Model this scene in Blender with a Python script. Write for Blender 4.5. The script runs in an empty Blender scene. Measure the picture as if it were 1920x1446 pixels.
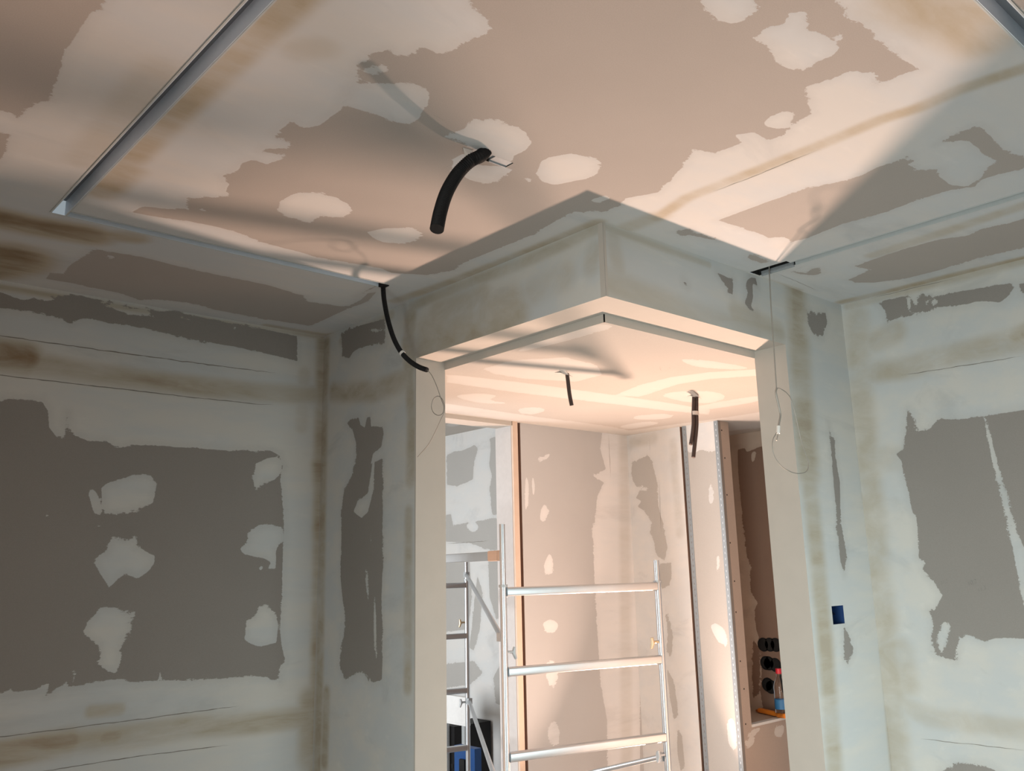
import bpy, math, random
import numpy as np
from mathutils import Vector, Matrix
random.seed(7)
S = bpy.context.scene
COL = S.collection
W, H = 1920, 1446

# ------------------------------------------------------------------ camera
EYE = 1.6                                   # eye height above the floor
F, YAW, TILT, ROLL, CX, CY = 1663.45, 0.829904, 0.228795, -0.026260, 989.215, 683.907
_f = np.array([math.cos(YAW)*math.cos(TILT), math.sin(YAW)*math.cos(TILT), math.sin(TILT)])
_r0 = np.array([math.sin(YAW), -math.cos(YAW), 0.0]); _u0 = np.cross(_r0, _f)
_rt = math.cos(ROLL)*_r0 + math.sin(ROLL)*_u0
_up = -math.sin(ROLL)*_r0 + math.cos(ROLL)*_u0
cam = bpy.data.cameras.new('camera'); cam_o = bpy.data.objects.new('camera', cam); COL.objects.link(cam_o)
cam.sensor_width = 36; cam.lens = F/W*36; cam.clip_start = .02
cam.shift_x = (W/2-CX)/W; cam.shift_y = (CY-H/2)/W
M = Matrix(((_rt[0], _up[0], -_f[0], 0), (_rt[1], _up[1], -_f[1], 0), (_rt[2], _up[2], -_f[2], EYE), (0, 0, 0, 1)))
cam_o.matrix_world = M
S.camera = cam_o

# ------------------------------------------------------------------ light and exposure
S.view_settings.view_transform = 'Standard'; S.view_settings.look = 'None'
S.view_settings.gamma = 1; S.view_settings.use_curve_mapping = False
S.view_settings.exposure = 0.0
wd = bpy.data.worlds.new('world'); S.world = wd; wd.use_nodes = True
wd.node_tree.nodes['Background'].inputs[0].default_value = (.80, .92, 1.0, 1)
wd.node_tree.nodes['Background'].inputs[1].default_value = 0.35

def area(name, loc, direction, sx, sy, power, color, spread=180, shape='RECTANGLE'):
    l = bpy.data.lights.new(name, 'AREA'); l.shape = shape; l.size = sx
    if shape in ('RECTANGLE', 'ELLIPSE'): l.size_y = sy
    l.energy = power; l.color = color; l.spread = math.radians(spread)
    o = bpy.data.objects.new(name, l); COL.objects.link(o); o.location = loc
    o.rotation_euler = Vector(direction).to_track_quat('-Z', 'Y').to_euler()
    return o
DAY = (.91, 1.0, .965)
LAMP = (3.62, 2.83, .30)
area('daylight_window_side', (-.42, .70, .98), (1, .10, -.06), 1.1, 1.6, 27, DAY, 104)
area('daylight_window_near', (2.3, -.72, 1.0), (.08, 1, -.04), 1.2, 1.6, 8.5, DAY, 76)
area('daylight_back_room', (.75, 4.45, 1.35), (1, .05, -.1), 1.0, 1.5, 72, (.98, .99, 1.0))
area('work_lamp', LAMP, (-.58, -.54, .61), .11, .11, 75, (1.0, .67, .51), 138, 'DISK')

# ------------------------------------------------------------------ room measures (metres)
X1, Y2, YL, XR = 1.832, 1.658, 3.285, 3.215       # return wall, header wall, left wall, right wall
ZC, ZS, ZA = 2.60, 2.371, 2.344                   # room ceiling, header soffit, lower alcove ceiling
TH = .132                                         # wall thickness at the jambs
YJ, XJ = 2.607, 2.775                             # left jamb, right jamb
YB, XB = 3.345, 3.828                             # alcove back wall, alcove right wall
XS0, XS1 = 2.940, 2.975                           # timber strip at the end of the back wall
XW = 3.98                                         # far wall of the back room
X0, Y0 = -.45, -.75                               # room walls beside and behind the camera
YN = 2.727                                        # niche wall (faces the camera side)

def ray(x, y): return (x-CX)/F*_rt - (y-CY)/F*_up + _f
def on(axis, val, x, y):
    d = ray(x, y); v = val-(EYE if axis == 2 else 0)
    p = d*v/d[axis]; return np.array([p[0], p[1], p[2]+EYE])
def dep(x, y, d):
    p = ray(x, y)*d; return np.array([p[0], p[1], p[2]+EYE])

# ------------------------------------------------------------------ materials
def mat(name): 
    m = bpy.data.materials.new(name); m.use_nodes = True
    return m, m.node_tree, m.node_tree.nodes['Principled BSDF']
def simple(name, col, rough=.6, metal=0, noise=.08, scale=40, bump=0.0, trans=0, ior=1.45):
    m, t, b = mat(name); N, L = t.nodes, t.links
    tc = N.new('ShaderNodeTexCoord'); n = N.new('ShaderNodeTexNoise'); n.inputs['Scale'].default_value = scale; n.inputs['Detail'].default_value = 5
    L.new(tc.outputs['Object'], n.inputs['Vector'])
    r = N.new('ShaderNodeMapRange'); r.inputs['To Min'].default_value = 1-noise; r.inputs['To Max'].default_value = 1+noise
    L.new(n.outputs['Fac'], r.inputs['Value'])
    mx = N.new('ShaderNodeVectorMath'); mx.operation = 'SCALE'; mx.inputs[0].default_value = col[:3]
    L.new(r.outputs['Result'], mx.inputs['Scale']); L.new(mx.outputs['Vector'], b.inputs['Base Color'])
    b.inputs['Roughness'].default_value = rough; b.inputs['Metallic'].default_value = metal
    b.inputs['IOR'].default_value = ior; b.inputs['Transmission Weight'].default_value = trans
    if bump:
        bp = N.new('ShaderNodeBump'); bp.inputs['Strength'].default_value = bump; bp.inputs['Distance'].default_value = .002
        L.new(n.outputs['Fac'], bp.inputs['Height']); L.new(bp.outputs['Normal'], b.inputs['Normal'])
    return m

def plaster_mat(name, board=(.275, .258, .24), skimA=(.58, .575, .545), skimB=(.52, .545, .55), tint=(.43, .395, .325), tint2=(.27, .195, .125), rag=.022):
    """Skim plaster over plasterboard: attributes skim (signed distance to the plaster edge),
    tint (joint filler showing through)."""
    m, t, b = mat(name); N, L = t.nodes, t.links
    tc = N.new('ShaderNodeTexCoord')
    def attr(a):
        n = N.new('ShaderNodeAttribute'); n.attribute_name = a; return n.outputs['Fac']
    def noise(scale, detail=4, rough=.6, vec=None, dist=0):
        n = N.new('ShaderNodeTexNoise'); n.inputs['Scale'].default_value = scale; n.inputs['Detail'].default_value = detail
        n.inputs['Roughness'].default_value = rough; n.inputs['Distortion'].default_value = dist
        L.new(vec or tc.outputs['Object'], n.inputs['Vector']); return n.outputs['Fac']
    def op(o, a, c, clamp=False):
        n = N.new('ShaderNodeMath'); n.operation = o; n.use_clamp = clamp
        for i, v in enumerate((a, c)):
            if v is None: continue
            if isinstance(v, (int, float)): n.inputs[i].default_value = v
            else: L.new(v, n.inputs[i])
        return n.outputs[0]
    def rng(v, a, c, x=0, y=1, smooth=True):
        n = N.new('ShaderNodeMapRange'); n.interpolation_type = 'SMOOTHSTEP' if smooth else 'LINEAR'
        for k, q in zip(('From Min', 'From Max', 'To Min', 'To Max'), (a, c, x, y)): n.inputs[k].default_value = q
        L.new(v, n.inputs['Value']); return n.outputs['Result']
    def mix(f, a, c):
        n = N.new('ShaderNodeMix'); n.data_type = 'RGBA'
        if isinstance(f, float): n.inputs[0].default_value = f
        else: L.new(f, n.inputs[0])
        for i, v in ((6, a), (7, c)):
            if isinstance(v, tuple): n.inputs[i].default_value = (*v, 1)
            else: L.new(v, n.inputs[i])
        return n.outputs[2]
    mp = N.new('ShaderNodeMapping'); mp.inputs['Scale'].default_value = (.35, 1.0, 1.6); L.new(tc.outputs['Object'], mp.inputs['Vector'])
    streak = mp.outputs['Vector']
    rough_ = rng(noise(7, 2), .38, .66, .35, 2.1)
    n1 = op('MULTIPLY', op('MULTIPLY', op('SUBTRACT', noise(30, 6, .66), .5), rag), rough_)
    n2 = op('MULTIPLY', op('MULTIPLY', op('SUBTRACT', noise(95, 5, .78, streak), .5), rag*.9), rough_)
    edge = op('ADD', op('ADD', attr('skim'), n1), n2)
    fac = rng(edge, -.0012, .0012)
    thin = rng(edge, 0.0, .035)                                   # feathered edge of the coat
    # plaster colour: cloudy trowelled coats
    cloud = rng(noise(4.5, 6, .6, streak), .36, .64)
    pl = mix(cloud, skimA, skimB)
    pl = mix(rng(noise(3.1, 6, .62, streak, .6), .55, .72, 0, .42), pl, tuple(.72*a for a in skimB))
    pl = mix(rng(noise(14, 4, .6, streak), .58, .76, 0, .3), pl, tuple(min(.8, 1.14*a) for a in skimA))
    pl = mix(op('MULTIPLY', op('SUBTRACT', 1.0, thin), .30), pl, tuple(.55*a+.45*c for a, c in zip(skimB, board)))
    tn = attr('tint')
    tv = op('MULTIPLY', tn, rng(noise(6.5, 6, .62, streak, .4), .3, .66, .35, 1.2, False))
    pl = mix(rng(tv, 0, 1, 0, 1, False), pl, tint)
    pl = mix(rng(tv, .95, 2.0, 0, 1, False), pl, tint2)
    fib = rng(noise(420, 2, .5), .2, .8, .93, 1.07, False)
    bd = N.new('ShaderNodeVectorMath'); bd.operation = 'SCALE'; bd.inputs[0].default_value = board; L.new(fib, bd.inputs['Scale'])
    bdc = mix(rng(noise(2.2, 3), .35, .7, 0, .25), bd.outputs['Vector'], tuple(c*.86 for c in board))
    col = mix(fac, bdc, pl)
    L.new(col, b.inputs['Base Color']); b.inputs['Roughness'].default_value = .92
    b.inputs['Specular IOR Level'].default_value = .2
    hgt = op('ADD', op('MULTIPLY', rng(edge, -.001, .006), .0006), op('MULTIPLY', noise(34, 4, .55, streak), .0007))
    bp = N.new('ShaderNodeBump'); bp.inputs['Strength'].default_value = .55; bp.inputs['Distance'].default_value = 1.0
    L.new(hgt, bp.inputs['Height']); L.new(bp.outputs['Normal'], b.inputs['Normal'])
    return m
MP = plaster_mat('plaster_on_plasterboard')
MPW = plaster_mat('plaster_on_alcove_board', board=(.53, .51, .485), skimA=(.77, .755, .735), skimB=(.72, .725, .725))
MPN = plaster_mat('plaster_on_brown_board', board=(.22, .15, .115), skimA=(.50, .42, .35), skimB=(.46, .39, .33))
MPC = plaster_mat('plaster_on_ceiling_board', board=(.43, .39, .36), skimA=(.635, .62, .60), skimB=(.585, .60, .61), tint=(.47, .405, .31))
MPB = plaster_mat('plaster_on_grey_board', board=(.53, .53, .53), skimA=(.78, .775, .775), skimB=(.74, .75, .76))
MPI = plaster_mat('plaster_on_alcove_ceiling', board=(.455, .425, .39), skimA=(.535, .515, .485), skimB=(.52, .51, .485))
M_JAMB = simple('taped_jamb_board', (.50, .465, .42), .9, noise=.05, scale=14)
M_DARK = simple('dark_void', (.012, .012, .012), .95)
M_ALU = simple('anodised_profile', (.70, .77, .84), .5, .08, .05)
M_ALUT = simple('profile_shaded_base', (.26, .28, .31), .6, .3, .05)  # channel base: shade inside the recess put into a darker colour
M_ALUD = simple('scaffold_aluminium', (.50, .53, .56), .32, .82, .05, 25)
M_GALV = simple('galvanised_steel', (.44, .47, .49), .5, .45, .15, 90)
M_BEADSHADE = simple('bead_shade', (.22, .19, .165), .8, .1)  # bead leg turned from the lamp: its shade put into the colour; also holes
M_BLACK = simple('black_conduit_plastic', (.002, .002, .003), .7)
M_BROWNC = simple('dark_brown_conduit', (.055, .035, .03), .55)
M_TAPE = simple('grey_tape', (.55, .50, .46), .5)
M_PAPER = simple('torn_board_paper', (.62, .60, .57), .9)
M_WIREG = simple('grey_pull_wire', (.33, .31, .28), .5, .3)
M_WIREW = simple('white_sheath', (.78, .77, .74), .5)
M_WOOD = simple('raw_pine', (.66, .52, .42), .8, noise=.1, scale=18)
M_BRASS = simple('brass_catch', (.62, .50, .34), .4, .8)
M_ORANGE = simple('orange_plastic', (.72, .22, .02), .5)
M_BLUEBOX = simple('blue_box_plastic', (.012, .045, .15), .5)
M_BLUE = simple('blue_tool_plastic', (.006, .06, .22), .45)
M_FLOOR = simple('concrete_floor', (.46, .46, .45), .9, noise=.2, scale=6)
M_RED = simple('red_cap', (.6, .03, .05), .4)
M_CLEAR = simple('clear_bottle', (.93, .95, .96), .06, trans=1, ior=1.3)
M_LABEL = simple('blue_label', (.03, .16, .36), .5)
M_WHITE = simple('white_panel', (.74, .75, .75), .7)
M_SEAM = simple('groove_shade_line', (.20, .185, .16), .95)  # shadow of the joint grooves put into the colour; also cracks, pencil lines
M_ENDP = simple('plastered_end', (.52, .50, .49), .9)
M_BEAD = simple('bead_zinc', (.30, .335, .36), .5, .35, .15, 90)
M_PLAIN = simple('bare_plaster', (.58, .57, .54), .9)

# ------------------------------------------------------------------ helpers
def finish(name, verts, faces, m, parent=None, smooth=False):
    me = bpy.data.meshes.new(name); me.from_pydata([tuple(map(float, v)) for v in verts], [], faces)
    for q in (m if isinstance(m, list) else [m]): me.materials.append(q)
    if smooth: me.polygons.foreach_set('use_smooth', [True]*len(me.polygons))
    me.update(); o = bpy.data.objects.new(name, me); COL.objects.link(o)
    if parent is not None: o.parent = parent
    return o
def tag(o, label=None, cat=None, group=None, kind=None):
    if label: o['label'] = label
    if cat: o['category'] = cat
    if group: o['group'] = group
    if kind: o['kind'] = kind
    return o
def thing(name, loc, label, cat, group=None):
    o = bpy.data.objects.new(name, None); COL.objects.link(o); o.location = tuple(map(float, loc)); o.empty_display_size = .05
    return tag(o, label, cat, group)
class MB:
    """collects shapes in world space, links them as one mesh"""
    def __init__(s): s.v = []; s.f = []
    def add(s, v, f):
        b = len(s.v); s.v += [np.array(q, float) for q in v]; s.f += [tuple(i+b for i in q) for q in f]; return s
    def quad(s, a, b, c, d): return s.add([a, b, c, d], [(0, 1, 2, 3)])
    def box(s, lo, hi):
        x, y, z = lo; X, Y, Z = hi
        return s.add([(x, y, z), (X, y, z), (X, Y, z), (x, Y, z), (x, y, Z), (X, y, Z), (X, Y, Z), (x, Y, Z)],
                     [(0, 3, 2, 1), (4, 5, 6, 7), (0, 1, 5, 4), (1, 2, 6, 5), (2, 3, 7, 6), (3, 0, 4, 7)])
    def obox(s, c, ax, ay, az, sx, sy, sz, bev=0.0):
        c, ax, ay, az = (np.array(q, float) for q in (c, ax, ay, az))
        if bev == 0:
            v = [c+ax*sx/2*i+ay*sy/2*j+az*sz/2*k for k in (-1, 1) for (i, j) in ((-1, -1), (1, -1), (1, 1), (-1, 1))]
            return s.add(v, [(0, 3, 2, 1), (4, 5, 6, 7), (0, 1, 5, 4), (1, 2, 6, 5), (2, 3, 7, 6), (3, 0, 4, 7)])
        # rectangular bar along ax with rounded long edges
        P = []
        for (j, k) in ((1, 1), (-1, 1), (-1, -1), (1, -1)):
            cy, cz = j*(sy/2-bev), k*(sz/2-bev); a0 = math.atan2(k, j)-math.pi/4
            for q in range(4):
                a = a0+math.pi/2*q/3; P.append((cy+bev*math.cos(a), cz+bev*math.sin(a)))
        n = len(P); v = [c+ax*sx/2*e+ay*p[0]+az*p[1] for e in (-1, 1) for p in P]
        f = [(i, (i+1) % n, n+(i+1) % n, n+i) for i in range(n)]+[tuple(range(n-1, -1, -1)), tuple(range(n, 2*n))]
        return s.add(v, f)
    def sweep(s, pts, rad, n=14, caps=True):
        pts = [np.array(p, float) for p in pts]; R = rad if hasattr(rad, '__len__') else [rad]*len(pts)
        T = [pts[min(i+1, len(pts)-1)]-pts[max(i-1, 0)] for i in range(len(pts))]; T = [t/(np.linalg.norm(t)+1e-12) for t in T]
        a = np.array([0, 0, 1.0]) if abs(T[0][2]) < .9 else np.array([1.0, 0, 0])
        u = np.cross(T[0], a); u /= np.linalg.norm(u); v = []
        for p, t, r in zip(pts, T, R):
            u = u-t*(u@t); u /= np.linalg.norm(u); w = np.cross(t, u)
            v += [p+r*(math.cos(2*math.pi*k/n)*u+math.sin(2*math.pi*k/n)*w) for k in range(n)]
        f = [(i*n+k, i*n+(k+1) % n, (i+1)*n+(k+1) % n, (i+1)*n+k) for i in range(len(pts)-1) for k in range(n)]
        if caps: f += [tuple(range(n-1, -1, -1)), tuple(range((len(pts)-1)*n, len(pts)*n))]
        return s.add(v, f)
    def tube(s, a, b, r, n=16): return s.sweep([a, b], r, n)
    def build(s, name, m, parent=None, smooth=False):
        v = s.v
        if parent is not None:
            off = np.array(parent.location) if parent.parent is None else np.array(parent.location)+np.array(parent.parent.location)
            v = [q-off for q in v]
        o = finish(name, v, s.f, m, parent, smooth)
        if smooth:
            e = o.modifiers.new('edges', 'EDGE_SPLIT'); e.split_angle = math.radians(40)
        return o
def spline(pts, k=12):
    P = [np.array(p, float) for p in pts]; P = [2*P[0]-P[1]]+P+[2*P[-1]-P[-2]]; out = []
    for i in range(1, len(P)-2):
        for j in range(k):
            t = j/k; a, b, c, d = P[i-1:i+3]
            out.append(.5*((2*b)+(-a+c)*t+(2*a-5*b+4*c-d)*t*t+(-a+3*b-3*c+d)*t**3))
    return out+[P[-2]]
def resample(pts, step):
    P = np.array(pts); d = np.r_[0, np.cumsum(np.linalg.norm(np.diff(P, axis=0), axis=1))]
    t = np.arange(0, d[-1], step); return [np.array([np.interp(q, d, P[:, k]) for k in range(3)]) for q in t]
def corrugated(mb, pts, r, pitch=.0052):
    Q = resample(spline(pts, 16), pitch/4); R = [r*(1.0, .94, .86, .94)[i % 4] for i in range(len(Q))]
    return mb.sweep(Q, R, 18)

# --- signed distances in a plane
def seg_dist(P, A, B):
    d = B-A; L2 = (d*d).sum()+1e-12
    t = np.clip(((P-A)@d)/L2, 0, 1); q = P-(A+t[:, None]*d); return np.sqrt((q*q).sum(1))
def poly_sd(P, poly):
    poly = np.array(poly); n = len(poly); D = np.full(len(P), 9.0); ins = np.zeros(len(P), bool)
    for i in range(n):
        A, B = poly[i], poly[(i+1) % n]
        D = np.minimum(D, seg_dist(P, A, B))
        c = (A[1] > P[:, 1]) != (B[1] > P[:, 1])
        with np.errstate(divide='ignore', invalid='ignore'):
            xi = (B[0]-A[0])*(P[:, 1]-A[1])/(B[1]-A[1])+A[0]
        ins ^= c & (P[:, 0] < xi)
    return np.where(ins, D, -D)
def wall(name, axis, val, ur, vr, fine, step, layers, m, kind='structure', flip=False, holes=(), extra=None, extra_m=None, base='skim', face=-1):
    """one plane of the room as a gridded mesh.  axis: constant axis; u, v: the two other axes in order.
    fine = (u0, u1, v0, v1) gridded at step, the rest coarse; holes = [(u0, u1, v0, v1)] openings."""
    ax = [i for i in range(3) if i != axis]
    def lines(lo, hi, f0, f1, br):
        g = set(np.round(np.arange(max(lo, f0), min(hi, f1)+1e-6, step), 5)) | {lo, hi}
        g |= set(np.round(np.arange(lo, hi, .25), 5))
        br = [round(b, 5) for b in br if lo <= b <= hi]
        g = {q for q in g if all(abs(q-b) > step*.45 for b in br)} | set(br)
        return np.array(sorted(g))
    us = lines(ur[0], ur[1], fine[0], fine[1], [ur[0], ur[1]]+[q for h in holes for q in h[:2]])
    vs = lines(vr[0], vr[1], fine[2], fine[3], [vr[0], vr[1]]+[q for h in holes for q in h[2:]])
    nu, nv = len(us), len(vs); U, V = np.meshgrid(us, vs); P = np.c_[U.ravel(), V.ravel()]
    co = np.zeros((len(P), 3)); co[:, axis] = val; co[:, ax[0]] = P[:, 0]; co[:, ax[1]] = P[:, 1]
    i, j = np.meshgrid(np.arange(nu-1), np.arange(nv-1)); i, j = i.ravel(), j.ravel()
    uc, vc = (us[i]+us[i+1])/2, (vs[j]+vs[j+1])/2; keep = np.ones(len(i), bool)
    for h in holes: keep &= ~((uc > h[0]) & (uc < h[1]) & (vc > h[2]) & (vc < h[3]))
    i, j = i[keep], j[keep]; a = j*nu+i; q = np.c_[a, a+1, a+nu+1, a+nu]
    if flip: q = q[:, ::-1]
    def pl(pts): return np.array([on(axis, val, *p)[ax] for p in pts])
    skim = np.full(len(P), .05 if base == 'skim' else -.05); tint = np.zeros(len(P)); sv, sf, rg = [], [], random.Random(len(P))
    for L in layers:
        k, pts = L[0], pl(L[1])
        if k == 'skim' and len(pts) <= 7:                              # small dabs have rounded outlines
            for _ in range(2): pts = np.stack([.78*pts+.22*np.roll(pts, -1, 0), .22*pts+.78*np.roll(pts, -1, 0)], 1).reshape(-1, 2)
        if k in ('board', 'skim'):
            lo, hi = pts.min(0)-.05, pts.max(0)+.05
            s = np.where((P[:, 0] > lo[0]) & (P[:, 0] < hi[0]) & (P[:, 1] > lo[1]) & (P[:, 1] < hi[1]))[0]
            if not len(s): continue
            d = np.clip(poly_sd(P[s], pts), -.05, .05)
            skim[s] = np.minimum(skim[s], -d) if k == 'board' else np.maximum(skim[s], d)
        else:
            if k == 'seam':                                        # groove shadows, cracks, pencil lines: painted as a thin dark ragged strip, same mesh
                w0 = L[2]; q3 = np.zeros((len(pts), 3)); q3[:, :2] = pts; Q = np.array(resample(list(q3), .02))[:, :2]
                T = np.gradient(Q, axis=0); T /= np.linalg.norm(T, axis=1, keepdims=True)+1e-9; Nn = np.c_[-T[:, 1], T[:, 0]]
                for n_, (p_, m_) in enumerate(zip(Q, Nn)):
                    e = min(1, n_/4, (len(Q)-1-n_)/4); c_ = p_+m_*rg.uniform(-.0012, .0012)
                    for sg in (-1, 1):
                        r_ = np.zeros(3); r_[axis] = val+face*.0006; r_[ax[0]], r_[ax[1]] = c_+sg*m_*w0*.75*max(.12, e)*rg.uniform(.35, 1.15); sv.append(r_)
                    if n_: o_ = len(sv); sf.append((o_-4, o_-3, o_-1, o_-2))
            else:
                D = np.full(len(P), 9.0)
                for A, B in zip(pts[:-1], pts[1:]): D = np.minimum(D, seg_dist(P, A, B))
                w, amp = L[2], L[3]; t = np.clip((D/w-.35)/1.05, 0, 1); t = 1-t*t*(3-2*t)
                tint = np.maximum(tint, amp*t)
    v = co; nf = len(q); ev, ef = [], []
    if extra is not None: ev, ef = list(extra.v), list(extra.f)
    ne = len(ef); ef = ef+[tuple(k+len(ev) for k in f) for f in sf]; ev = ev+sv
    me = bpy.data.meshes.new(name)
    me.from_pydata(np.r_[v, np.array(ev)].tolist() if len(ev) else v.tolist(), [], q.tolist()+[tuple(k+len(v) for k in f) for f in ef])
    me.materials.append(m)
    if ev:
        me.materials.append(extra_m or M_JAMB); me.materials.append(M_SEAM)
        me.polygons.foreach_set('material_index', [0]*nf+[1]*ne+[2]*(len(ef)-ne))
    z = np.zeros(len(ev))
    for nm, arr, pad in (('skim', skim, .05), ('tint', tint, 0)):
        at = me.attributes.new(nm, 'FLOAT', 'POINT'); at.data.foreach_set('value', np.r_[arr, z+pad].astype(np.float32))
    me.update(); o = bpy.data.objects.new(name, me); COL.objects.link(o); o['kind'] = kind
    return o

# ------------------------------------------------------------------ the room: ceiling
B, K, T, C = 'board', 'skim', 'tint', 'seam'
ceil_layers = [
 # bare board fields
 (B, [(-400,-60),(205,-60),(193,0),(188,15),(170,22),(140,70),(118,100),(110,140),(100,165),(98,185),(65,195),(50,205),(30,220),(25,212),(0,208),(-400,210)]),
 (B, [(-400,250),(0,248),(17,252),(12,280),(0,300),(-400,330)]),
 (B, [(882,-90),(882,0),(885,12),(905,28),(918,38),(921,55),(905,68),(870,80),(845,95),(820,100),(800,92),(790,88),(765,105),(740,103),(728,92),(700,100),(690,112),(672,118),(668,140),(680,150),(655,165),
      (640,205),(600,235),(570,240),(545,228),(523,247),(520,255),(548,268),(540,278),(500,280),(490,285),(533,291),(530,300),(500,308),(475,300),(455,305),(445,320),(420,330),(430,345),(425,358),(430,368),(390,370),(352,372),(350,385),(352,392),(320,392),(267,387),(247,398),(300,408),(350,414),(400,424),(440,434),(500,457),(560,472),(600,484),(640,490),(680,497),(712,503),(735,512),
      (775,514),(800,516),(850,507),(870,492),(930,468),(1000,440),(1040,415),(1075,399),(1110,395),(1130,398),(1160,386),(1173,372),(1233,361),(1280,313),(1300,280),(1340,287),(1367,277),(1390,267),(1377,253),(1413,248),(1440,263),(1470,253),(1482,237),(1520,213),(1513,187),(1510,163),(1553,150),(1597,133),(1643,137),(1650,157),(1690,140),(1723,130),(1697,113),(1663,87),(1640,73),(1640,66),(1623,50),(1600,37),(1573,7),(1568,0),(1540,-90)]),
 (B, [(85,523),(95,512),(120,513),(130,498),(155,483),(175,467),(267,482),(333,499),(400,514),(500,534),(567,554),(577,566),(640,575),(655,574),(680,560),(690,550),(705,548),(690,565),(650,580),(618,595),(583,611),(560,608),(480,596),(400,580),(385,575),(354,568),(300,562),(258,562),(231,551),(181,541),(129,530)]),
 (B, [(1347,413),(1430,382),(1513,353),(1580,340),(1613,330),(1647,313),(1680,303),(1702,293),(1707,307),(1717,320),(1757,318),(1763,333),(1783,347),(1813,350),(1840,333),(1853,313),(1870,303),(1840,287),(1833,277),(1813,263),(1763,268),(1780,257),(1827,237),(1847,243),(1857,257),(1880,280),(1930,300),(1930,313),(1873,327),(1840,337),(1827,350),(1780,357),(1727,373),(1663,397),(1580,420),(1513,447),(1487,453),(1465,462),(1430,440),(1400,430)]),
 (B, [(1590,525),(1632,506),(1602,499),(1665,477),(1700,466),(1760,449),(1785,446),(1810,443),(1840,430),(1897,417),(1960,398),(1960,452),(1920,465),(1868,476),(1840,482),(1793,497),(1760,507),(1700,522),(1640,530),(1605,530)]),
 (B, [(1475,508),(1510,512),(1525,503),(1535,503),(1540,512),(1530,516),(1505,515)]),
 (B, [(1266,435),(1276,431),(1293,429),(1301,436),(1316,440),(1341,448),(1347,452),(1330,449),(1293,440),(1280,443)]),
 (B, [(1403,477),(1416,478),(1445,492),(1428,493),(1405,486)]),
 (B, [(1893,0),(1925,32),(1990,-50),(1893,-50)]),
 (B, [(704,535),(716,531),(690,546),(668,556)]),
 # dabs over the screws and trowelled patches
 (K, [(640,200),(655,165),(660,155),(720,157),(765,155),(803,168),(806,185),(800,193),(808,190),(795,203),(790,212),(785,222),(770,232),(740,230),(700,215),(670,205),(650,198)]),
 (K, [(680,125),(715,122),(728,128),(720,138),(700,139),(684,133)]),
 (K, [(838,255),(865,243),(890,224),(935,225),(975,240),(990,255),(997,268),(985,282),(965,292),(958,305),(920,292),(885,278),(862,268)]),
 (K, [(850,298),(862,290),(880,288),(900,310),(940,312),(962,318),(945,330),(935,340),(910,345),(880,337),(860,325),(845,325)]),
 (K, [(1005,325),(1015,303),(1030,295),(1070,288),(1110,295),(1128,305),(1120,325),(1100,335),(1040,347),(1015,340)]),
 (K, [(985,334),(995,335),(998,340),(988,341)]),
 (K, [(1302,-30),(1320,15),(1345,38),(1375,45),(1400,35),(1421,18),(1415,0),(1410,-30)]),
 (K, [(1412,72),(1440,52),(1470,45),(1480,25),(1508,22),(1513,35),(1512,55),(1535,62),(1555,72),(1575,90),(1560,105),(1535,115),(1518,130),(1480,130),(1455,115),(1440,85)]),
 (K, [(1562,75),(1575,62),(1578,72),(1572,82)]),
 (K, [(1428,235),(1445,217),(1477,207),(1492,212),(1480,237),(1460,243)]),
 (K, [(520,395),(525,378),(550,363),(590,360),(630,370),(655,385),(662,397),(640,408),(600,405),(580,418),(540,408)]),
 (K, [(688,435),(720,428),(770,427),(791,437),(785,450),(755,457),(720,455),(700,447)]),
 (K, [(370,391),(380,390),(389,396),(378,396)]),
 (K, [(1107,376),(1120,370),(1138,367),(1146,372),(1120,382)]),
 (K, [(205,479),(215,482),(210,487),(200,483)]),
 (K, [(1420,455),(1450,444),(1482,446),(1478,462),(1460,478),(1430,470)]),
 # joint filler showing through
 (T, [(190,352),(330,212),(440,107),(560,-5),(640,-80)], .040, 1.0), (T, [(190,360),(235,318)], .05, 1.2),
 (T, [(-60,398),(0,410),(60,424),(160,440)], .085, 1.7), (T, [(160,438),(250,446)], .05, 1.1), (T, [(-60,500),(0,495),(22,482)], .13, 1.7),
 (T, [(1230,410),(1290,370),(1400,327),(1550,267),(1650,225),(1720,203),(1800,168),(1930,125)], .026, .85),
 (T, [(1690,0),(1800,40),(1850,70)], .075, .8), (T, [(1168,430),(1235,405)], .04, .6),
 (T, [(740,565),(850,527),(1000,468),(1120,417)], .028, .85), (T, [(1128,418),(1339,494),(1500,545)], .014, .55),
 (T, [(1580,566),(1665,547),(1790,515),(1940,480)], .030, .95), (T, [(1640,478),(1780,432),(1930,382)], .035, .65),
 (T, [(640,625),(610,628),(500,610)], .02, .9), (T, [(300,130),(160,300)], .05, .4), (T, [(560,95),(600,90)], .04, .4),
 # a groove's shadow drawn as a line, fine cracks and pencil lines
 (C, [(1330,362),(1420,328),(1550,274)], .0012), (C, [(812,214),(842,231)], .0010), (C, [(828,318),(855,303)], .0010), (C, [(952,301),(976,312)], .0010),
 (C, [(1455,512),(1490,526),(1540,548)], .0010), (C, [(1490,506),(1520,494)], .0012),
]
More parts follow.
